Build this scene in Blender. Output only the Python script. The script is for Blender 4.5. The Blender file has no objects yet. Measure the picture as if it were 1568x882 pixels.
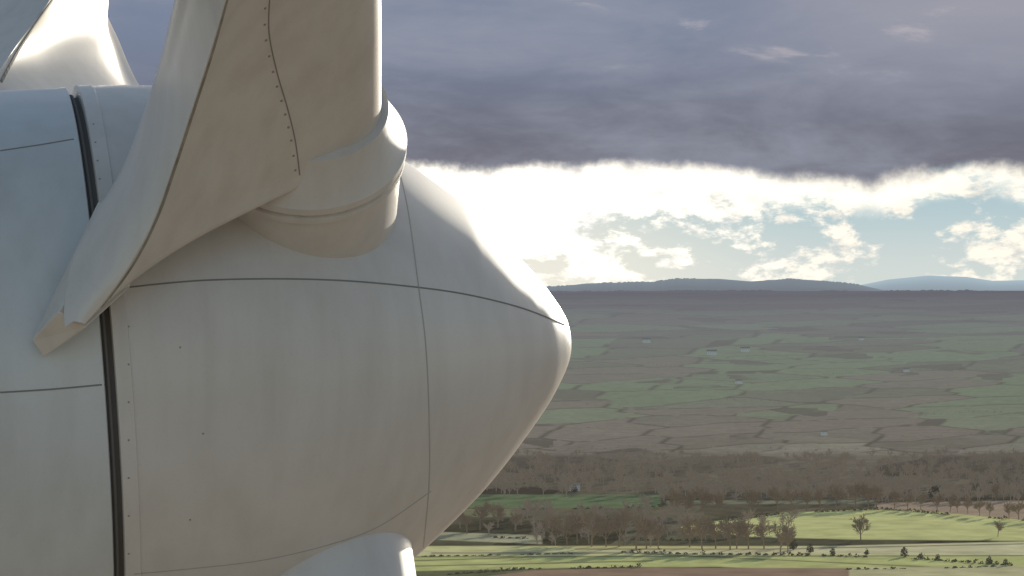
import bpy, math, random
import numpy as np
from mathutils import Vector
from mathutils.bvhtree import BVHTree

random.seed(7); rng=np.random.default_rng(7)
S=0.0055; F=5000.0; HC=100.0; CAMY=-F*S
scene=bpy.context.scene
scene.view_settings.view_transform='Standard'; scene.view_settings.look='None'
scene.view_settings.exposure=0; scene.view_settings.gamma=1

# ---------------------------------------------------------------- frames
# machine coordinates (X right, Z up, N toward the viewer), unit = 5.5 mm
def W(v): return Vector((v[0]*S, -v[2]*S, HC+v[1]*S))
a=math.radians(11); t=math.radians(4.1)
A=np.array([math.cos(t)*math.cos(a), math.sin(t), -math.sin(a)*math.cos(t)])
NN=np.array([math.sin(a),0,math.cos(a)])
U=np.cross(NN,A)
if U[1]<0: U=-U
H=np.array([-284.,-107.,0.])
def axp(w,r,th):      # th measured from "up" toward the viewer
    return H+A*w+U*r*math.cos(th)+NN*r*math.sin(th)
def frame(phi):
    B=U*math.cos(phi)+NN*math.sin(phi); T=-U*math.sin(phi)+NN*math.cos(phi)
    return B,T
def ray(px,py):
    return np.array([(px-784)/F,(441-py)/F,-1.0])
def px_at_n(px,py,n):
    return np.array([0,0,F])+ray(px,py)*(F-n)

# ---------------------------------------------------------------- materials
def new_mat(name):
    m=bpy.data.materials.new(name); m.use_nodes=True
    return m,m.node_tree,m.node_tree.nodes['Principled BSDF']
def simple(name,col,rough=0.6,metal=0.0,nscale=None,namt=0.15):
    m,nt,b=new_mat(name)
    b.inputs['Roughness'].default_value=rough; b.inputs['Metallic'].default_value=metal
    if nscale:
        tc=nt.nodes.new('ShaderNodeTexCoord'); n=nt.nodes.new('ShaderNodeTexNoise'); n.inputs['Scale'].default_value=nscale
        n.inputs['Detail'].default_value=5
        nt.links.new(tc.outputs['Object'],n.inputs['Vector'])
        mx=nt.nodes.new('ShaderNodeMix'); mx.data_type='RGBA'
        mx.inputs[6].default_value=(*[c*(1-namt*2) for c in col],1); mx.inputs[7].default_value=(*[min(1,c*(1+namt*2)) for c in col],1)
        nt.links.new(n.outputs['Fac'],mx.inputs[0]); nt.links.new(mx.outputs[2],b.inputs['Base Color'])
    else: b.inputs['Base Color'].default_value=(*col,1)
    return m
def paint(name,col,dirt,coat=1.0):
    m,nt,b=new_mat(name); L=nt.links; N=nt.nodes
    tc=N.new('ShaderNodeTexCoord')
    n1=N.new('ShaderNodeTexNoise'); n1.inputs['Scale'].default_value=0.8; n1.inputs['Detail'].default_value=6; n1.inputs['Roughness'].default_value=.6
    L.new(tc.outputs['Object'],n1.inputs['Vector'])
    mp=N.new('ShaderNodeMapping'); mp.inputs['Scale'].default_value=(5,5,0.5)
    L.new(tc.outputs['Object'],mp.inputs['Vector'])
    n2=N.new('ShaderNodeTexNoise'); n2.inputs['Scale'].default_value=1.0; n2.inputs['Detail'].default_value=6
    L.new(mp.outputs[0],n2.inputs['Vector'])
    n3=N.new('ShaderNodeTexNoise'); n3.inputs['Scale'].default_value=45; n3.inputs['Detail'].default_value=3
    L.new(tc.outputs['Object'],n3.inputs['Vector'])
    def mr(src,a0,a1,b0,b1):
        r=N.new('ShaderNodeMapRange'); L.new(src,r.inputs[0])
        for i,v in enumerate((a0,a1,b0,b1)): r.inputs[i+1].default_value=v
        return r.outputs[0]
    m1=N.new('ShaderNodeMath'); m1.operation='ADD'
    L.new(mr(n1.outputs['Fac'],.35,.75,0,.6),m1.inputs[0]); L.new(mr(n2.outputs['Fac'],.4,.8,0,.6),m1.inputs[1])
    m2=N.new('ShaderNodeMath'); m2.operation='MULTIPLY_ADD'; L.new(mr(n3.outputs['Fac'],.55,.8,0,.3),m2.inputs[0]); m2.inputs[1].default_value=1; L.new(m1.outputs[0],m2.inputs[2])
    mx=N.new('ShaderNodeMix'); mx.data_type='RGBA'; mx.clamp_factor=True
    mx.inputs[6].default_value=(*col,1); mx.inputs[7].default_value=(*dirt,1)
    L.new(m2.outputs[0],mx.inputs[0]); L.new(mx.outputs[2],b.inputs['Base Color'])
    L.new(mr(n1.outputs['Fac'],.3,.7,.42,.50),b.inputs['Roughness'])
    b.inputs['Coat Weight'].default_value=coat; b.inputs['Coat Roughness'].default_value=.37; b.inputs['Coat IOR'].default_value=1.55
    bp=N.new('ShaderNodeBump'); bp.inputs['Strength'].default_value=.03; bp.inputs['Distance'].default_value=.02
    L.new(n1.outputs['Fac'],bp.inputs['Height']); L.new(bp.outputs[0],b.inputs['Normal'])
    return m
M_spin=paint('spinner_paint',(.73,.685,.645),(.61,.56,.51))
M_nac=paint('nacelle_paint',(.68,.70,.71),(.57,.58,.57))
M_blade=paint('blade_gelcoat',(.72,.665,.605),(.58,.52,.46))
M_seam=simple('seam_sealant',(.26,.24,.225),.8)
M_seam2=simple('seam_light',(.46,.435,.41),.7)
M_dark=simple('gap_drum_dark',(.19,.175,.165),.8)  # dark grey-brown for the drum in the spinner gap
M_edge=simple('dark_edge_line',(.30,.27,.23),.7,nscale=9,namt=.3)  # dark line along the blade edges, mottled by noise
M_screw=simple('screw_metal',(.33,.31,.28),.5,.2)

# ---------------------------------------------------------------- mesh helpers
def mesh_obj(name,verts,faces,mat,parent=None,smooth=True,world=False):
    me=bpy.data.meshes.new(name)
    vs=[tuple(v) for v in verts] if world else [tuple(W(v)) for v in verts]
    me.from_pydata(vs,[],faces); me.update()
    if smooth:
        me.polygons.foreach_set('use_smooth',[True]*len(me.polygons))
    ob=bpy.data.objects.new(name,me); scene.collection.objects.link(ob)
    if mat: me.materials.append(mat)
    if parent: ob.parent=parent
    return ob
def fixn(ob):
    import bmesh
    bm=bmesh.new(); bm.from_mesh(ob.data); bmesh.ops.recalc_face_normals(bm,faces=bm.faces); bm.to_mesh(ob.data); bm.free()
def catmull(pts,n,closed=False):
    pts=[np.array(p,float) for p in pts]; out=[]
    m=len(pts); segs=m if closed else m-1
    for i in range(segs):
        if closed: p0,p1,p2,p3=pts[(i-1)%m],pts[i],pts[(i+1)%m],pts[(i+2)%m]
        else: p0,p1,p2,p3=pts[max(i-1,0)],pts[i],pts[i+1],pts[min(i+2,m-1)]
        for k in range(n):
            s=k/n
            out.append(.5*((2*p1)+(-p0+p2)*s+(2*p0-5*p1+4*p2-p3)*s*s+(-p0+3*p1-3*p2+p3)*s**3))
    if not closed: out.append(pts[-1])
    return out
def lathe(name,prof,mat,parent,seg=180):
    v=[];f=[]
    for (w,r) in prof:
        for j in range(seg): v.append(axp(w,max(r,.01),2*math.pi*j/seg))
    for i in range(len(prof)-1):
        for j in range(seg):
            j2=(j+1)%seg; f.append((i*seg+j,i*seg+j2,(i+1)*seg+j2,(i+1)*seg+j))
    ob=mesh_obj(name,v,f,mat,parent); fixn(ob); return ob
def tube_ring(name,prof,phi,wc,mat,parent,seg=96):
    B,T=frame(phi); v=[];f=[]
    for (r,p) in prof:
        for j in range(seg):
            th=2*math.pi*j/seg; v.append(H+A*(wc+r*math.cos(th))+T*(r*math.sin(th))+B*p)
    for i in range(len(prof)-1):
        for j in range(seg):
            j2=(j+1)%seg; f.append((i*seg+j,i*seg+j2,(i+1)*seg+j2,(i+1)*seg+j))
    ob=mesh_obj(name,v,f,mat,parent); fixn(ob)
    md=ob.modifiers.new('es','EDGE_SPLIT'); md.split_angle=math.radians(35)
    return ob
def bvh(ob):
    vs=[v.co.copy() for v in ob.data.vertices]; fs=[tuple(p.vertices) for p in ob.data.polygons]
    return BVHTree.FromPolygons(vs,fs)
CAM=Vector((0,CAMY,HC))
def hit(bv,px,py):
    d=ray(px,py); dw=Vector((d[0],-d[2],d[1])).normalized()
    loc,nor,_,_=bv.ray_cast(CAM,dw)
    if loc is None: return None
    if nor.dot(dw)>0: nor=-nor
    return loc,nor
def ribbon(name,bv,pts,width,mat,parent,off=.003,n=14):
    path=catmull([(x,y) for x,y in pts],n); hs=[hit(bv,*p) for p in path]; hs=[h for h in hs if h]
    if len(hs)<2: return
    v=[];f=[]; w=width*S/2
    for i,(l,nr) in enumerate(hs):
        tn=(hs[min(i+1,len(hs)-1)][0]-hs[max(i-1,0)][0]).normalized(); sd=tn.cross(nr).normalized()
        v+= [l+nr*off+sd*w, l+nr*off-sd*w, l-nr*off*2+sd*w*1.2, l-nr*off*2-sd*w*1.2]
    for i in range(len(hs)-1):
        o=i*4; f+=[(o,o+1,o+5,o+4),(o+2,o,o+4,o+6),(o+1,o+3,o+7,o+5)]
    return mesh_obj(name,v,f,mat,parent,smooth=False,world=True)
def studs(name,bv,pts,r,mat,parent,h=.004):
    v=[];f=[]
    for p in pts:
        hh=hit(bv,*p)
        if not hh: continue
        l,nr=hh; sx=nr.orthogonal().normalized(); sy=nr.cross(sx); rr=r*S; o=len(v); n=10
        for k in range(n):
            c=math.cos(2*math.pi*k/n);s_=math.sin(2*math.pi*k/n); v.append(l+(sx*c+sy*s_)*rr-nr*.002)
        for k in range(n):
            c=math.cos(2*math.pi*k/n);s_=math.sin(2*math.pi*k/n); v.append(l+(sx*c+sy*s_)*rr*.75+nr*h)
        f.append(tuple(range(o+n,o+2*n)))
        for k in range(n): f.append((o+k,o+(k+1)%n,o+n+(k+1)%n,o+n+k))
    if v: return mesh_obj(name,v,f,mat,parent,smooth=False,world=True)
def empty(name,loc=(0,0,0)):
    e=bpy.data.objects.new(name,None); scene.collection.objects.link(e); e.location=loc; return e

# ---------------------------------------------------------------- turbine
turb=empty('wind_turbine')
prof=[(381,0),(380,15),(377,31),(369,49),(357,69),(338,97),(315,125),(294,149),(260,186),(228,218),(200,243),(138,293),(90,327),(36,358),(-30,388),(-100,410),(-180,425),(-270,434),(-330,436)]
P=[(p[0],p[1]) for p in catmull(prof,8)]
P+=[(-331,438.5),(-352,438.5),(-353,436),(-353,405)]
spinner=lathe('spinner',P,M_spin,turb)
md=spinner.modifiers.new('es','EDGE_SPLIT'); md.split_angle=math.radians(40)
bs=bvh(spinner)
lathe('gap_drum',[(-345,420),(-360,420),(-360,425),(-364,425),(-364,420),(-420,420)],M_dark,turb)
NP=[(-368,412),(-368,433),(-369.5,436)]+[(p[0],p[1]) for p in catmull([(-371,436),(-500,437),(-650,434),(-850,420),(-1050,392),(-1250,345),(-1400,285),(-1500,215),(-1560,120),(-1580,0)],8)]
nacelle=lathe('nacelle',NP,M_nac,turb)
md=nacelle.modifiers.new('es','EDGE_SPLIT'); md.split_angle=math.radians(40)
bn=bvh(nacelle)
tv=[];tf=[];seg=48
base=H+A*(-760)
bw=W(base)
for (z,r) in ((0,2.6),(30,2.2),(60,1.8),(HC-2.2,1.35)):
    for j in range(seg):
        th=2*math.pi*j/seg; tv.append((bw.x+r*math.cos(th),bw.y+r*math.sin(th),z))
for i in range(3):
    for j in range(seg): tf.append((i*seg+j,i*seg+(j+1)%seg,(i+1)*seg+(j+1)%seg,(i+1)*seg+j))
mesh_obj('tower',tv,tf,M_nac,turb,world=True)

PHI1=math.radians(46); PHI2=math.radians(152.5); PHI3=math.radians(-77)
WC=-55.
B1,T1=frame(PHI1)
def rp(px,py,p):
    d=ray(px,py); o=np.array([0,0,F])
    tt=(p-np.dot(o-H,B1))/np.dot(d,B1); Q=o+d*tt-H
    return np.array([np.dot(Q,A),np.dot(Q,T1),p])
st=[ # p, E1, E2, right, fall-back of the outer edge
 (442,(130,496),(106,490),583,6),
 (470,(166,452),(103,452),583,30),
 (510,(203,398),(112,395),583,60),
 (560,(236,335),(143,330),583,85),
 (620,(264,258),(188,255),583,105),
 (700,(291,175),(222,168),583,120),
 (800,(318,92),(248,82),582,120),
 (920,(345,0),(270,-10),580,120),
 (1060,(366,-105),(300,-112),578,100)]
secs=[]
for k,(p,e1,e2,rx,dp) in enumerate(st):
    E1=rp(*e1,p); E2=rp(*e2,p-dp)
    o=H+B1*p
    sc=F/(F-o[2]); wr=((rx-784)/sc-o[0])/A[0]
    r=wr-WC
    pts=[]
    for ang in (80,50,20,-15,-50,-80):
        th=math.radians(ang); pts.append(np.array([WC+r*math.cos(th),r*.97*math.sin(th),p+ (50 if k==0 else 28 if k==1 else 8 if k==2 else 0)]))
    tn=pts[0]; bk=pts[-1]
    bul=4 if k==0 else 10
    pm1=((e1[0]*.66+e2[0]*.34),(e1[1]*.66+e2[1]*.34)); pm2=((e1[0]*.3+e2[0]*.7),(e1[1]*.3+e2[1]*.7))
    tm1=rp(*pm1,p-dp*.34+bul); tm2=rp(*pm2,p-dp*.66+bul)
    back=[bk*.66+E2*.34+np.array([0,-16,0]), bk*.3+E2*.7+np.array([0,-14,0])]
    near=[E1*.7+tn*.3, E1*.36+tn*.64]
    if k==0:
        near=[rp(205,420,455)+0, rp(275,352,474)]
    else:
        dv=14
        near[0]=near[0]-np.array([0,dv,0]); near[1]=near[1]-np.array([0,dv*.8,0])
    secs.append([E1]+near+pts+back+[E2,tm2,tm1,E1])
last=secs[-1]
for p,sc in ((1500,.85),(2200,.66),(3200,.46),(4600,.3),(6000,.12)):
    secs.append([np.array([WC+(q[0]-WC)*sc,q[1]*sc*.9,p+(q[2]-last[0][2])*sc]) for q in last])
rings=[catmull(s,8,False) for s in secs]
m=len(rings[0])
cols=[catmull([r[j] for r in rings],5) for j in range(m)]
nr=len(cols[0])
def root_parts(phi,name,par):
    tube_ring(name+'_neck',[(141,200),(141,448)],phi,WC,M_spin,par)
    tube_ring(name+'_collar',[(60,538),(117,535),(122,512),(141,478),(147,470),(147,459),(141,457),(141,452),(146,450),(146,441),(140,437)],phi,WC,M_spin,par)
def blade(phi,name,par):
    B,T=frame(phi); v=[];f=[]
    for i in range(nr):
        for j in range(m):
            q=cols[j][i]; v.append(H+A*q[0]+T*q[1]+B*q[2])
    for i in range(nr-1):
        for j in range(m-1): f.append((i*m+j,i*m+j+1,(i+1)*m+j+1,(i+1)*m+j))
    f.append(tuple(range(m-1))); f.append(tuple(range((nr-1)*m,nr*m-1)))
    ob=mesh_obj(name,v,f,M_blade,par); fixn(ob)
    md=ob.modifiers.new('es','EDGE_SPLIT'); md.split_angle=math.radians(50)
    root_parts(phi,name,par)
    return ob
b1=blade(PHI1,'blade',turb); b2=blade(PHI2,'lower_blade',turb)
bb=bvh(b1)
# third blade, reaching away behind the nacelle: near ridge, far edge, heel
root_parts(PHI3,'far_blade',turb)
FB=[((330,420,-480),(520,400,-520),(400,470,-560)),
    ((120,330,-900),(420,330,-1150),(150,400,-1050)),
    ((20,225,-1400),(275,225,-1850),(-60,260,-1600)),
    ((-12,140,-1650),(204,135,-2250),(-150,160,-1950)),
    ((18,80,-1800),(172,62,-2450),(-110,90,-2150)),
    ((75,2,-1950),(150,0,-2600),(-45,0,-2350)),
    ((118,-90,-2150),(147,-95,-2700),(10,-95,-2550)),
    ((165,-300,-2700),(190,-300,-3000),(95,-300,-2950)),
    ((240,-800,-4300),(255,-800,-4450),(215,-800,-4430))]
rowsb=[]
for l,r,q in FB:
    l3,r3,q3=px_at_n(*l),px_at_n(*r),px_at_n(*q)
    c=(l3+r3+q3)/3
    def out(m_,amt): 
        d_=m_-c; return m_+d_/np.linalg.norm(d_)*amt
    wd=np.linalg.norm(r3-l3)
    mids=[out(l3*.72+r3*.28,wd*.05),out(l3*.4+r3*.6,wd*.10),out(l3*.12+r3*.88,wd*.05)]
    seg_=catmull([l3]+mids+[r3,out((r3+q3)/2,wd*.06),q3,out((q3+l3)/2,wd*.05),l3],6)
    rowsb.append(seg_)
mb=len(rowsb[0]); cb=[catmull([r_[j] for r_ in rowsb],8) for j in range(mb)]; nb_=len(cb[0])
v=[cb[j][i] for i in range(nb_) for j in range(mb)]
f=[(i*mb+j,i*mb+j+1,(i+1)*mb+j+1,(i+1)*mb+j) for i in range(nb_-1) for j in range(mb-1)]
b3=mesh_obj('far_blade',v,f,M_blade,turb); fixn(b3)
md=b3.modifiers.new('es','EDGE_SPLIT'); md.split_angle=math.radians(60)
b3v=bvh(b3)
ribbon('far_blade_edge_line',b3v,[(80,0),(50,42),(24,84),(2,125)],6,M_edge,turb,off=.01)

fv=[px_at_n(150,308,470),px_at_n(48,521,535),px_at_n(67,548,530),px_at_n(131,502,575),px_at_n(88,478,580),px_at_n(185,318,520),px_at_n(200,440,500),px_at_n(190,330,440)]
ff=[(0,1,4,5),(1,2,3,4),(4,3,6,5),(0,7,2,1),(2,7,6,3),(0,5,6,7)]
fin=mesh_obj('blade_root_fin',fv,ff,M_blade,turb,smooth=False); fixn(fin)
bv_=fin.modifiers.new('b','BEVEL'); bv_.width=.012; bv_.segments=2

ribbon('spinner_seam_a',bs,[(186,441),(300,430),(420,427),(530,430),(640,440),(720,452),(800,472),(864,497)],2.2,M_seam,turb)
ribbon('spinner_seam_b',bs,[(612,262),(626,330),(641,440),(652,530),(657,640),(657,740),(648,838)],1.8,M_seam2,turb)
ribbon('spinner_seam_c',bs,[(205,879),(300,870),(400,858),(500,835),(580,806),(660,752)],1.3,M_seam2,turb)
ribbon('nacelle_seam_a',bn,[(0,231),(60,222),(113,213)],2.2,M_seam,turb)
ribbon('nacelle_seam_b',bn,[(0,601),(80,596),(168,588)],2.2,M_seam,turb)
ribbon('blade_edge_line',bb,[(348,0),(325,82),(298,165),(270,250),(242,330),(210,395),(172,450),(136,492)],5,M_edge,turb,off=.003)
L1=[(413,-5),(412,50),(424,110),(440,165),(452,215),(459,268)]
ribbon('blade_panel_seam',bb,L1,1.6,M_seam,turb)
pp=catmull(L1,5); studs('blade_screws',bb,[(x-6,y) for x,y in pp[::2]],2.2,M_screw,turb)
studs('spinner_rivets',bs,[(197,500+k*58) for k in range(7)]+[(276,532),(311,664),(291,796)],1.6,M_screw,turb)
studs('spinner_rivets_top',bs,[(143+k*3.2,190+k*28) for k in range(4)],1.6,M_screw,turb)

# ---------------------------------------------------------------- terrain
RX=[(-3000,436),(400,436),(700,440),(850,439),(900,434),(1000,432),(1040,427),(1100,427),(1150,431),(1210,427),(1260,430),(1320,437),(1360,446),(2200,448),(6000,440)]
RX2=[(-4000,440),(900,446),(1290,440),(1320,436),(1360,428),(1420,422),(1480,424),(1520,430),(1568,429),(1700,424),(2200,432),(6000,438)]
def vnoise(x,y,seed=0):
    x=np.asarray(x,float); y=np.asarray(y,float)
    xi=np.floor(x).astype(np.int64); yi=np.floor(y).astype(np.int64); fx=x-xi; fy=y-yi
    def h(i,j):
        n=(i*374761393+j*668265263+seed*1442695041)&0xffffffff
        n=((n^(n>>13))*1274126177)&0xffffffff
        return ((n^(n>>16))&0xffff)/65535.
    fx=fx*fx*(3-2*fx); fy=fy*fy*(3-2*fy)
    return (h(xi,yi)*(1-fx)+h(xi+1,yi)*fx)*(1-fy)+(h(xi,yi+1)*(1-fx)+h(xi+1,yi+1)*fx)*fy
def fbm(x,y,seed=0,o=4):
    s=0;am=.5
    for k in range(o): s=s+am*vnoise(x*2**k,y*2**k,seed+k*17); am*=.5
    return s
def height(x,d):
    x=np.asarray(x,float); d=np.asarray(d,float)
    z=np.interp(d,[-9000,0,1700,2500,3500,5500,8000,10000,10400,12000],[0,0,0,2,8,22,58,91,75,60])
    pxx=784+F*x/np.maximum(d,500)
    n=fbm(x/900.,d/1400.,3)-.47
    z=z+n*np.interp(d,[1700,3000,7000,9500,10000,11000],[0,10,22,12,8,0])
    z=z+np.where((d>9700)&(d<10150),vnoise(pxx/3.,d/50.,9)*4.5*np.clip((fbm(pxx/40.,0*d,8)-.35)*6,0,1),0)
    r1=HC+(441-np.interp(pxx,[q[0] for q in RX],[q[1] for q in RX]))/F*14000
    r1=r1+vnoise(pxx/2.6,d*0,5)*6*np.clip((fbm(pxx/50.,0*d,18)-.4)*6,0.1,1)
    z=z+np.maximum(0,r1-60)*np.interp(d,[11000,14000,16500],[0,1,0])
    r2=HC+(441-np.interp(pxx,[q[0] for q in RX2],[q[1] for q in RX2]))/F*25000
    z=z+np.maximum(0,r2-60)*np.interp(d,[16500,25000,30000],[0,1,.2])
    return z
rows=np.unique(np.concatenate([[-9000,-5000,-2500,-1000,-300,0,200,400,600,800,930],1/np.linspace(1/1000.,1/9000.,560),np.geomspace(3000,10800,330),np.linspace(10900,14000,14),np.linspace(14150,17000,8),np.linspace(17500,30000,16)]))
pxc=np.concatenate([[-16000,-9000,-5000,-3000,-1800,-900,-300,0,200,300,400,500],np.arange(560,1640,2.0),[1660,1700,1760,1850,2000,2300,2800,3800,6000,10000,17000]])
D,PX=np.meshgrid(rows,pxc,indexing='ij')
X=(PX-784)/F*np.where(D<900,900+(900-D)*.6,D)
Z=height(X,D)
PY=441+F*(HC-Z)/np.maximum(D,900)
def vor(u,v,seed):
    ui=np.floor(u).astype(np.int64); vi=np.floor(v).astype(np.int64)
    d1=np.full(u.shape,9.);d2=np.full(u.shape,9.);idv=np.zeros(u.shape)
    for i in(-1,0,1):
        for j in(-1,0,1):
            cu=ui+i;cv=vi+j
            r1_=vnoise(cu.astype(float),cv.astype(float),seed);r2_=vnoise(cu.astype(float),cv.astype(float),seed+50)
            dd=np.abs(u-(cu+r1_))+np.abs(v-(cv+r2_))*1.0
            idn=vnoise(cu.astype(float),cv.astype(float),seed+99)
            c=dd<d1; d2=np.where(c,d1,np.minimum(d2,dd)); idv=np.where(c,idn,idv); d1=np.where(c,dd,d1)
    return idv,d2-d1
skew=PX+ (PY-600)*1.5
vv=np.interp(PY,[430,450,480,520,600,700,900],[0,5,11,16,23,29,38])
idv,edge=vor(skew/165.,vv*.92+PX*.0012,11)
id2,e2=vor(PX/70.,vv*1.6-PX*.002,31)
def ramp(y,ks,cs):
    return np.stack([np.interp(y,ks,[c[i] for c in cs]) for i in range(3)],-1)
basec=ramp(PY,[440,450,468,500,520,560,600,640,690,700,760,900],  # valley albedo held low to paint in the cloud shadow
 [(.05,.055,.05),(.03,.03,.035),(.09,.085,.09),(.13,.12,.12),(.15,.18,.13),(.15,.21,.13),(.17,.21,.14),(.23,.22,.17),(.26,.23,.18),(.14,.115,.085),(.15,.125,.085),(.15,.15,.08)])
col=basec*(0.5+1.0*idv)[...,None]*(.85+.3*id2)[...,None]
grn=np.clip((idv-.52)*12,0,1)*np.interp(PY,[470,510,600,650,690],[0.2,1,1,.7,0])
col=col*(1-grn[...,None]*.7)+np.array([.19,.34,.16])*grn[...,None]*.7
tan_=np.clip((.28-idv)*12,0,1)*np.interp(PY,[470,500,640,695,700],[.2,.6,.8,.8,0])
col=col*(1-tan_[...,None]*.65)+np.array([.38,.32,.26])*tan_[...,None]*.65
# dark plantation blocks follow whole fields, hedges follow field boundaries
wd_=np.clip((.16-np.abs(id2-.33)*2.6)*14,0,1)*np.clip((fbm(PX/160.,vv*.6,41)-.46)*16,0,1)*np.interp(PY,[450,470,690,700],[1,.9,.9,0])
col=col*(1-wd_[...,None]*.8)+np.array([.03,.028,.026])*wd_[...,None]*.8
hedge_=np.clip(1-edge/0.10,0,1)*np.interp(PY,[455,490,690,700],[.4,1,1,0])*np.clip((vnoise(PX/14.,vv*2,61)-.15)*4,0,1)
col= col*(1-.85*hedge_)[...,None]
col*=(0.9+.2*vnoise(PX/6.,PY/1.6,77))[...,None]
def mixc(mask,c,var=.12,seed=1):
    global col
    cc=np.array(c)*(1-var+2*var*fbm(PX/25.,PY/3.,seed))[...,None]
    mk=np.clip(mask,0,1)[...,None]; col=col*(1-mk)+cc*mk
def band(y0,y1,x0=-1e5,x1=1e5,soft=1.2):
    return np.clip((PY-y0)/soft+.5,0,1)*np.clip((y1-PY)/soft+.5,0,1)*np.clip((PX-x0)/4+.5,0,1)*np.clip((x1-PX)/4+.5,0,1)
near=(D<2400)
ip=lambda xs,ys: np.interp(PX,xs,ys)
mixc(band(757,778,-400,1012)*near,(.20,.26,.13),.15,2)
mixc(band(779,792,-400,800)*near,(.26,.26,.15),.2,3)
mixc(band(766,772,1020,1340)*near,(.30,.29,.19),.2,3)
mixc(band(ip([1345,1568],[770,766]),ip([1345,1568],[779,795]),1340,4000)*near,(.52,.39,.28),.1,4)
top=ip([1040,1100,1200,1350,1420,1568,2000],[806,797,785,779,783,796,800]); bot=ip([1040,1150,1300,1568,2000],[808,822,826,828,826])
mixc(band(top,bot,1040,5000)*near,(.80,.78,.34),.16,5)  # sunlit hill: sunlight painted in as raised albedo
mixc(band(ip([600,900],[812,822]),ip([600,900],[824,836]),-500,830)*near,(.56,.52,.33),.2,6)
mixc(band(836,858,-800,5000)*near,(.78,.73,.36),.2,7)  # sunlit strips from here carry sunlight in a brighter albedo
mixc(band(ip([600,1000,1568],[845,842,829]),ip([600,1000,1568],[849,846,851]),-800,5000)*near,(.82,.75,.45),.15,8)
mixc(band(851,ip([600,900,1100,1568,2000],[875,869,868,888,900]),-800,5000)*near,(.70,.70,.29),.2,9)
for (xs,ys) in (([600,1568],[852,850]),([960,1568],[846,874]),([600,820],[859,852]),([1180,1568],[840,832]),([640,1000],[866,858])):
    yy=ip(xs,ys); mixc(band(yy,yy+1.6,xs[0]-300,xs[1],.8)*near*.75,(.16,.13,.08),.2,10)
yy=ip([600,820,1000,1300,1568,2000],[900,873,869,870,890,905]); mixc(band(yy,1200,-2000,5000)*near,(.42,.29,.20),.12,12)
yy2=ip([1300,1568],[869,866]); mixc(band(yy2,884,1300,5000)*near,(.72,.66,.37),.12,13)
col[PY>905]=np.array([.44,.35,.26])
haze=np.interp(D,[0,1000,1500,2200,3500,6000,9500,10300,14000,25000],[0,.03,.10,.40,.54,.62,.68,.70,.80,.93])  # share of painted haze, growing with distance
nr_,nc_=D.shape
me=bpy.data.meshes.new('ground')
vv3=np.stack([X,D+CAMY,Z],-1).reshape(-1,3).astype(np.float32)
ii=np.arange(nr_*nc_).reshape(nr_,nc_)
fa=np.stack([ii[:-1,:-1],ii[:-1,1:],ii[1:,1:],ii[1:,:-1]],-1).reshape(-1,4)
me.vertices.add(len(vv3)); me.vertices.foreach_set('co',vv3.ravel())
me.loops.add(fa.size); me.loops.foreach_set('vertex_index',fa.ravel().astype(np.int32))
me.polygons.add(len(fa)); me.polygons.foreach_set('loop_start',np.arange(0,fa.size,4,dtype=np.int32))
me.update(calc_edges=True); me.polygons.foreach_set('use_smooth',np.ones(len(fa),bool))
ca=me.color_attributes.new('fields','FLOAT_COLOR','POINT')
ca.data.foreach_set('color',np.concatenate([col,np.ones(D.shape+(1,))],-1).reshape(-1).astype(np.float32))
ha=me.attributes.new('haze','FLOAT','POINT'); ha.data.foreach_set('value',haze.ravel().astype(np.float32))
ground=bpy.data.objects.new('ground',me); scene.collection.objects.link(ground)
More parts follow.
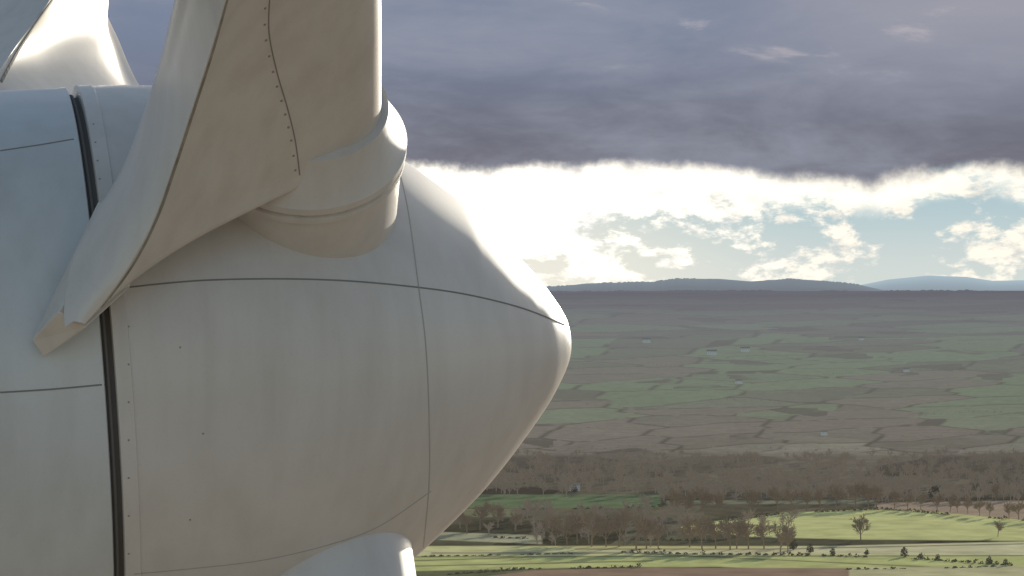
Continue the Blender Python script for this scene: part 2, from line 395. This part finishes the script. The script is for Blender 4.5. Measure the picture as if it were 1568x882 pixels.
def hazed(name,col,hz,attr=False,vary=None):  # aerial haze painted in: emission mixed over the diffuse colour
    m=bpy.data.materials.new(name); m.use_nodes=True; nt=m.node_tree; N=nt.nodes;L=nt.links; N.clear()
    out=N.new('ShaderNodeOutputMaterial'); mx=N.new('ShaderNodeMixShader'); d=N.new('ShaderNodeBsdfDiffuse'); e=N.new('ShaderNodeEmission')
    geo=N.new('ShaderNodeNewGeometry'); sp=N.new('ShaderNodeSeparateXYZ'); L.new(geo.outputs['Position'],sp.inputs[0])
    def mixy(y0,y1,c1,c2):
        mr=N.new('ShaderNodeMapRange'); L.new(sp.outputs[1],mr.inputs[0]); mr.inputs[1].default_value=y0; mr.inputs[2].default_value=y1
        hm=N.new('ShaderNodeMix'); hm.data_type='RGBA'; L.new(mr.outputs[0],hm.inputs[0])
        if isinstance(c1,tuple): hm.inputs[6].default_value=c1
        else: L.new(c1,hm.inputs[6])
        hm.inputs[7].default_value=c2
        return hm.outputs[2]
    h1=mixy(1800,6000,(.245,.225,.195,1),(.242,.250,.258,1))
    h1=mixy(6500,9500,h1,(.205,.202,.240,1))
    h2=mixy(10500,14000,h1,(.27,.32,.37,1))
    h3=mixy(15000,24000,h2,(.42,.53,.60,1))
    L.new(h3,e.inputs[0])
    if attr:
        at=N.new('ShaderNodeAttribute'); at.attribute_name='fields'; h=N.new('ShaderNodeAttribute'); h.attribute_name='haze'
        ns=N.new('ShaderNodeTexNoise'); ns.inputs['Scale'].default_value=.06; ns.inputs['Detail'].default_value=4
        L.new(geo.outputs['Position'],ns.inputs['Vector'])
        r=N.new('ShaderNodeMapRange'); L.new(ns.outputs['Fac'],r.inputs[0]); r.inputs[1].default_value=.3; r.inputs[2].default_value=.7; r.inputs[3].default_value=.82; r.inputs[4].default_value=1.12
        ml=N.new('ShaderNodeVectorMath'); ml.operation='SCALE'; L.new(at.outputs['Color'],ml.inputs[0]); L.new(r.outputs[0],ml.inputs['Scale'])
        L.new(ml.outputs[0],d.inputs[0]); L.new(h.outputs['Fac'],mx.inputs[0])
    else:
        ns=N.new('ShaderNodeTexNoise'); ns.inputs['Scale'].default_value=.08; L.new(geo.outputs['Position'],ns.inputs['Vector'])
        cm=N.new('ShaderNodeMix'); cm.data_type='RGBA'; L.new(ns.outputs['Fac'],cm.inputs[0])
        v=vary or .35
        cm.inputs[6].default_value=(*[c*(1-v) for c in col],1); cm.inputs[7].default_value=(*[c*(1+v) for c in col],1)
        L.new(cm.outputs[2],d.inputs[0]); mx.inputs[0].default_value=hz
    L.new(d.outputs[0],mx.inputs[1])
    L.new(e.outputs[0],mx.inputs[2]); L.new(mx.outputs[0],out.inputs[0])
    try: m.cycles.emission_sampling='NONE'
    except Exception as ex: print('es',ex)
    return m
me.materials.append(hazed('field_patchwork_light_haze',None,0,attr=True))

_dt=np.geomspace(950,9800,3000)
def gpt(px,py):
    xx=(px-784)/F*_dt; pz=441+F*(HC-height(xx,_dt))/_dt
    k=np.where(pz<=py)[0]; i=k[0] if len(k) else len(_dt)-1
    d=_dt[i]; x=(px-784)/F*d
    return x,d,float(height(np.array([x]),np.array([d]))[0])

# ---------------------------------------------------------------- trees
def tree_mesh(seed,h=12.,tw=.16,lv=(5,4,4,4)):
    r=random.Random(seed); V=[];Fc=[]
    def seg(p,q,r0,r1,n=3):
        dd=(q-p); ax=dd.orthogonal().normalized(); ay=dd.normalized().cross(ax); o=len(V)
        for c,rr in ((p,r0),(q,r1)):
            for k in range(n):
                an=2*math.pi*k/n; V.append(c+(ax*math.cos(an)+ay*math.sin(an))*rr)
        for k in range(n): Fc.append((o+k,o+(k+1)%n,o+n+(k+1)%n,o+n+k))
    def grow(p,d,ln,rad,l):
        q=p+d*ln; seg(p,q,rad,rad*.65,5 if l==0 else 3)
        if l>=len(lv): return
        for k in range(lv[l]):
            f=.30+.70*(k+r.random())/lv[l] if l else .35+.65*(k+r.random())/lv[l]
            an=r.uniform(0,2*math.pi); ax=d.orthogonal().normalized(); ay=d.cross(ax).normalized()
            sp=r.uniform(.5,1.1)
            nd=(d+ (ax*math.cos(an)+ay*math.sin(an))*sp+Vector((0,0,.2))).normalized()
            grow(p+d*ln*f,nd,ln*r.uniform(.5,.75),max(rad*.5,tw*.5),l+1)
    grow(Vector((0,0,0)),Vector((r.uniform(-.06,.06),r.uniform(-.06,.06),1)).normalized(),h*.42,h*.022,0)
    zm=max(v.z for v in V); sc=h/zm
    V=[v*sc for v in V]
    return V,Fc
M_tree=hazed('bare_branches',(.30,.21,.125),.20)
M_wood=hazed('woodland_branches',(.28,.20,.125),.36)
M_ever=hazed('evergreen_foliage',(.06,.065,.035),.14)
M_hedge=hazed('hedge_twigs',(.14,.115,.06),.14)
tm=[]
for k in range(6):
    V,Fc=tree_mesh(100+k,12,.15,(7,5,4,4)); m_=bpy.data.meshes.new('bare_tree_mesh'); m_.from_pydata([tuple(v) for v in V],[],Fc); m_.materials.append(M_tree); tm.append(m_)
low=[tree_mesh(300+k,12,.20,(6,5,4)) for k in range(5)]
def put_tree(px,py,hp,k=None):
    x,d,z=gpt(px,py); h=hp/F*d
    ob=bpy.data.objects.new('bare_tree',tm[random.randrange(6) if k is None else k]); scene.collection.objects.link(ob)
    ob.location=(x,d+CAMY,z-.1); s_=h/12.; w_=s_*random.uniform(.85,1.1); ob.scale=(w_,w_,s_); ob.rotation_euler=(0,0,random.uniform(0,6.28))
for q in [(735,812,48),(762,808,40),(715,818,38),(790,815,34),(845,834,54),(868,835,48),(884,833,54),(906,837,60),(928,838,50),(948,837,64),(974,841,60),(990,840,54),(1008,841,46),(1056,838,52),(1075,841,54),(1096,840,50),(1118,842,54),(1128,840,44),(1146,841,52),(1170,841,46),(1195,845,50),(1206,847,40),(1318,827,42),(1528,822,26),(1410,781,28),(1525,766,28),(1150,786,42),(1190,783,42),(1330,778,42),(1100,790,40),(1075,790,48),(1035,793,50),(1050,791,44),(1500,790,26),(1466,785,24),(1212,782,40),(1235,782,36),(1256,780,34),(1280,779,40),(1310,778,44),(1342,777,38),(1370,779,32),(1390,780,28),(1435,783,28),(1455,784,24),(1545,795,28),(1560,796,30),(1482,787,28),(1515,792,26),(1585,797,32),(1610,798,34),(1640,800,34)]:
    put_tree(*q)
def mass(name,pts,mat,protos):
    VV=[];FF=[];o=0
    for (px,py,hp) in pts:
        x,d,z=gpt(px,py); V,Fc=protos[random.randrange(len(protos))]
        h=hp/F*d; s_=h/12.; an=random.uniform(0,6.28); ca_,sa=math.cos(an),math.sin(an); w_=s_*random.uniform(1.0,1.4)
        Va=np.array([tuple(v) for v in V]); 
        R_=np.stack([(Va[:,0]*ca_-Va[:,1]*sa)*w_+x,(Va[:,0]*sa+Va[:,1]*ca_)*w_+d+CAMY,Va[:,2]*s_+z-.1],-1)
        VV.append(R_); FF.append(np.array([(f[0],f[1],f[2],f[3]) for f in Fc])+o); o+=len(V)
    VV=np.concatenate(VV);FF=np.concatenate(FF)
    m_=bpy.data.meshes.new(name); m_.from_pydata(VV.tolist(),[],FF.tolist()); m_.materials.append(mat)
    ob=bpy.data.objects.new(name,m_); scene.collection.objects.link(ob); return ob
R=random.uniform
pts=[]
for k in range(480):
    y=R(700,762); pts.append((R(690,1600),y,R(.6,1.1)*np.interp(y,[690,760],[14,30])))
for k in range(150): pts.append((R(1000,1600),R(752,770),R(16,28)))
for k in range(45): pts.append((R(690,1050),R(783,822),R(18,34)))
for k in range(45): pts.append((R(820,1220),R(800,838),R(14,34)))
mass('woodland',pts,M_wood,low)
def clump(V,Fc,c,rx,rz,n,sz):
    for _ in range(n):
        while True:
            u=Vector((R(-1,1),R(-1,1),R(0,1)))
            if u.length<1: break
        p=Vector((c[0]+u.x*rx,c[1]+u.y*rx,c[2]+u.z*rz)); n_=Vector((R(-1,1),R(-1,1),R(-1,1))).normalized(); ax=n_.orthogonal().normalized()*sz*R(.5,1.2); ay=n_.cross(ax)
        o=len(V); V+=[p-ax,p+ay*.7,p+ax,p-ay*.7]; Fc.append((o,o+1,o+2,o+3))
def hedge(name,path,hp,mat=M_hedge,gap=.25,step=3.0,n_=26):
    V=[];Fc=[]; g=[gpt(*p) for p in path]
    for i in range(len(g)-1):
        x0,d0,_=g[i];x1,d1,_=g[i+1]; ln=math.hypot(x1-x0,d1-d0); n=max(2,int(ln/step))
        for k in range(n):
            f=k/n
            if vnoise(np.array([f*n/4.+i*13]),np.array([hp*1.]),5)[0]<gap: continue
            x=x0+(x1-x0)*f;d=d0+(d1-d0)*f; h=hp/F*d*R(.4,1.3)*(1.6 if random.random()<.08 else 1)
            clump(V,Fc,(x,d+CAMY,float(height(np.array([x]),np.array([d]))[0])-.2),max(1.2,h*.7),h,n_,.45)
    return mesh_obj(name,V,Fc,mat,None,False,True)
hedge('hedgerow',[(955,846),(1050,849),(1160,850),(1250,851)],6,gap=.15)
hedge('hedgerow',[(1262,851),(1400,856),(1590,869)],6,gap=.4)
hedge('hedgerow',[(690,880),(800,872),(990,868)],5,gap=.2)
hedge('hedgerow',[(650,852),(800,850),(960,846)],2.5,gap=.45)
hedge('hedgerow',[(1040,808),(1200,787),(1350,780),(1600,800)],5,gap=.25)
hedge('hedgerow',[(740,781),(900,779),(1020,776)],5,gap=.3)
hedge('hedgerow',[(690,822),(850,826),(1100,828)],5,gap=.3)
hedge('hedgerow',[(1300,872),(1450,870),(1568,866)],3,gap=.5)
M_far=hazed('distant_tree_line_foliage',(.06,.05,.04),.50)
def farline(path,hp,gap=.3):
    hedge('tree_line',path,hp,M_far,gap,9.0,8)
for path,hp,g_ in (([(1100,590),(1180,588),(1252,585)],11,.1),([(1035,545),(1120,549),(1230,546)],4,.3),([(870,565),(1000,560),(1140,566)],3,.4),([(1262,574),(1400,566),(1568,571)],3,.4),([(900,655),(1060,649),(1200,655)],4,.35),([(1270,664),(1420,670),(1560,660)],5,.35),([(1420,636),(1500,630),(1568,634)],6,.2),([(850,690),(1000,684),(1250,690),(1568,683)],6,.3),([(1180,508),(1330,512),(1500,508)],3,.3),([(900,620),(1100,612),(1330,618)],3,.4),([(1345,530),(1500,527),(1568,532)],3,.3)):
    farline(path,hp,g_)
for bx,by,bh in ((1385,853,16),(1275,850,11),(1327,850,10),(1410,856,10),(1436,858,10),(1515,864,13),(1540,866,11),(1431,766,24),(1214,842,18),(1240,846,14),(880,754,12)):
    V=[];Fc=[];x,d,z=gpt(bx,by);h=bh/F*d
    clump(V,Fc,(x,d+CAMY,z+h*.1),h*.42,h*.9,160,h*.10); clump(V,Fc,(x,d+CAMY,z),h*.12,h*.5,30,h*.08)
    mesh_obj('evergreen_bush',V,Fc,M_ever,None,False,True)

# ---------------------------------------------------------------- farmhouses
M_wall=hazed('whitewashed_wall',(.9,.88,.83),.05,vary=.03); M_roof=hazed('slate_roof',(.2,.2,.22),.4); M_win=hazed('window_glass',(.05,.06,.08),.4)
def house(px,py,wp):
    x,d,z=gpt(px,py); y=d+CAMY; z+=1.0; w=wp/F*d; dp=w*.45; h=w*.36; e=empty('farmhouse',(0,0,0))
    v=[(x-w/2,y-dp/2,z-3),(x+w/2,y-dp/2,z-3),(x+w/2,y+dp/2,z-3),(x-w/2,y+dp/2,z-3),(x-w/2,y-dp/2,z+h),(x+w/2,y-dp/2,z+h),(x+w/2,y+dp/2,z+h),(x-w/2,y+dp/2,z+h),(x-w/2,y,z+h*1.4),(x+w/2,y,z+h*1.4)]
    mesh_obj('walls',v,[(0,1,5,4),(1,2,6,9,5),(2,3,7,6),(3,0,4,8,7)],M_wall,e,False,True)
    o=.05*w
    r=[(x-w/2-o,y-dp/2-o,z+h*.95),(x+w/2+o,y-dp/2-o,z+h*.95),(x+w/2+o,y,z+h*1.48),(x-w/2-o,y,z+h*1.48),(x+w/2+o,y+dp/2+o,z+h*.95),(x-w/2-o,y+dp/2+o,z+h*.95)]
    mesh_obj('roof',r,[(0,1,2,3),(3,2,4,5)],M_roof,e,False,True)
    wv=[];wf=[]
    for k in range(4):
        cx=x-w*.36+k*w*.24; oo=len(wv); wv+=[(cx-w*.02,y-dp/2-.05,z+h*.4),(cx+w*.02,y-dp/2-.05,z+h*.4),(cx+w*.02,y-dp/2-.05,z+h*.65),(cx-w*.02,y-dp/2-.05,z+h*.65)]; wf.append((oo,oo+1,oo+2,oo+3))
    mesh_obj('windows',wv,wf,M_win,e,False,True)
for q in ((1090,544,14),(1141,539,13),(1131,588,10),(1262,667,10),(1319,521,8),(990,525,12),(1388,570,9),(880,752,16)): house(*q)

# ---------------------------------------------------------------- sky + sun
SUN_AZ=math.radians(24); SUN_EL=math.radians(10.5)
Sd=Vector((math.sin(SUN_AZ)*math.cos(SUN_EL),math.cos(SUN_AZ)*math.cos(SUN_EL),math.sin(SUN_EL)))
w=bpy.data.worlds.new('World'); scene.world=w; w.use_nodes=True; nt=w.node_tree; N=nt.nodes; L=nt.links
bg=N['Background']
def lk(s,i):
    if isinstance(s,(int,float)): i.default_value=s
    elif isinstance(s,tuple): i.default_value=(*s,1) if len(s)==3 and i.type=='RGBA' else s
    else: L.new(s,i)
def MA(op,*ar,clamp=False):
    n=N.new('ShaderNodeMath'); n.operation=op; n.use_clamp=clamp
    for i,x_ in enumerate(ar): lk(x_,n.inputs[i])
    return n.outputs[0]
def SS(x_,a0,a1,b0=0.,b1=1.):
    n=N.new('ShaderNodeMapRange'); n.interpolation_type='SMOOTHSTEP'
    for i,v in enumerate((x_,a0,a1,b0,b1)): lk(v,n.inputs[i])
    return n.outputs[0]
def MX(f,c1,c2):
    n=N.new('ShaderNodeMix'); n.data_type='RGBA'; lk(f,n.inputs[0]); lk(c1,n.inputs[6]); lk(c2,n.inputs[7]); return n.outputs[2]
def SCL(c,s):
    n=N.new('ShaderNodeVectorMath'); n.operation='SCALE'; lk(c,n.inputs[0]); lk(s,n.inputs['Scale']); return n.outputs[0]
tc=N.new('ShaderNodeTexCoord'); sep=N.new('ShaderNodeSeparateXYZ'); L.new(tc.outputs['Generated'],sep.inputs[0])
dx,dy,dz=sep.outputs
def NZ(sx,sz,scale,detail=6,rough=.55,off=0.,dist=0.):
    c=N.new('ShaderNodeCombineXYZ'); L.new(MA('MULTIPLY_ADD',dx,sx,off),c.inputs[0]); L.new(MA('MULTIPLY',dy,sx*.3),c.inputs[1]); L.new(MA('MULTIPLY',dz,sz),c.inputs[2])
    n=N.new('ShaderNodeTexNoise'); n.inputs['Scale'].default_value=scale; n.inputs['Detail'].default_value=detail; n.inputs['Roughness'].default_value=rough; n.inputs['Distortion'].default_value=dist
    L.new(c.outputs[0],n.inputs['Vector']); return n.outputs['Fac']
sky=N.new('ShaderNodeTexSky'); sky.sky_type='NISHITA'; sky.sun_disc=False; sky.sun_elevation=SUN_EL; sky.sun_rotation=SUN_AZ
sky.air_density=1.0; sky.dust_density=1.0; sky.altitude=100
nb=NZ(1,2.2,2.4,4,.6,3.)
skyc=SCL(sky.outputs[0],.14)
cloudc=MX(SS(dz,.1,.6),(.66,.58,.50),(.50,.56,.64))
dome=MX(MA('MULTIPLY',SS(nb,.46,.66,0.,.65),SS(dz,.35,.75,1.,.35)),skyc,cloudc)
# low sky strip
low_=MX(SS(dz,0.,.034),(.66,.71,.68),(.42,.57,.62))
warm=MA('MULTIPLY',SS(dx,.0,.10,1.,0.),SS(dz,.0,.03,.9,.45))
low_=MX(warm,low_,(.90,.86,.74))
n1=NZ(1,2.0,46,8,.62,1.3,.15)
n2=NZ(1,1.6,13,4,.6,2.)
cn=MA('ADD',MA('MULTIPLY',n1,.78),MA('MULTIPLY',n2,.22))
bias=MA('ADD',SS(dx,-.03,.07,.20,.028),SS(dz,.022,.034,-.01,.12))
bias=MA('SUBTRACT',bias,SS(dz,.002,.014,.035,0.))
dens=MA('ADD',cn,bias)
cm=SS(dens,.52,.60)
glow=MA('MULTIPLY',SS(dx,-.04,.12,1.,0.),SS(dz,.0,.02,.6,1.))
n4=NZ(1,2.0,100,5,.65,4.)
ccol=MX(SS(MA('ADD',MA('MULTIPLY',n4,.55),MA('MULTIPLY',cn,.45)),.39,.56),(.66,.66,.64),(1.15,1.07,.92))
strip=MX(cm,low_,SCL(ccol,MA('ADD',MA('MULTIPLY',glow,.7),.95)))
# grey deck
ne=NZ(1,1.,20,7,.62,5.); nf=NZ(1,3.2,7,6,.6,7.,.6); ng=NZ(1,3.4,26,6,.6,9.,.3)
nk=MA('ADD',MA('MULTIPLY',nf,.65),MA('MULTIPLY',ng,.35))
deckc=MX(SS(dz,.034,.085),(.148,.145,.178),(.195,.235,.330))
deckc=MX(SS(nk,.36,.66,0.,.85),deckc,(.30,.32,.39))
deckc=MX(MA('MULTIPLY',SS(dx,.02,.16),SS(dz,.04,.09,.0,.6)),deckc,(.38,.365,.41))
deckc=MX(MA('MULTIPLY',SS(ng,.58,.72,0.,.5),SS(dz,.058,.075)),deckc,(.54,.49,.52))
edge_=MA('ADD',MA('SUBTRACT',.0360,MA('MULTIPLY',SS(dx,-.02,.16),.0035)),MA('MULTIPLY',MA('SUBTRACT',ne,.5),.022))
dd=MA('SUBTRACT',dz,edge_)
deckm=SS(dd,-.0020,.0038)
rim=MA('MULTIPLY',SS(dd,-.010,-.001),SS(dd,-.0005,.0040,1.,0.))
rim=MA('MULTIPLY',rim,SS(n1,.34,.54,.5,1.))
strip=MX(MA('MULTIPLY',rim,.92),strip,SCL(MX(0.,(1.3,1.22,1.05),(1,1,1)),MA('ADD',1.,MA('MULTIPLY',glow,.5))))
front=MX(deckm,strip,deckc)
# bright aureole around the sun, out of view, added for rim reflections
dp=N.new('ShaderNodeVectorMath'); dp.operation='DOT_PRODUCT'; L.new(tc.outputs['Generated'],dp.inputs[0]); dp.inputs[1].default_value=tuple(Sd)
au=SS(dp.outputs['Value'],.975,.9995)
front=MX(au,front,(8.,7.2,5.8))
fm=MA('MULTIPLY',SS(dy,.1,.6),SS(dz,.25,.6,1.,0.))
final=MX(fm,dome,front)
L.new(final,bg.inputs[0]); bg.inputs[1].default_value=1.0
w.cycles.sampling_method='MANUAL'; w.cycles.sample_map_resolution=1024
sl=bpy.data.lights.new('sun','SUN'); sl.energy=5; sl.angle=math.radians(.55); sl.color=(1,.92,.76)
so=bpy.data.objects.new('sun',sl); scene.collection.objects.link(so); so.rotation_euler=Sd.to_track_quat('Z','Y').to_euler(); so.location=(0,0,300)

cam=bpy.data.cameras.new('camera'); co=bpy.data.objects.new('camera',cam); scene.collection.objects.link(co)
co.location=CAM; co.rotation_euler=(math.radians(90),0,0); cam.sensor_width=36; cam.lens=F*36/1568.; cam.clip_start=.5; cam.clip_end=60000
scene.camera=co
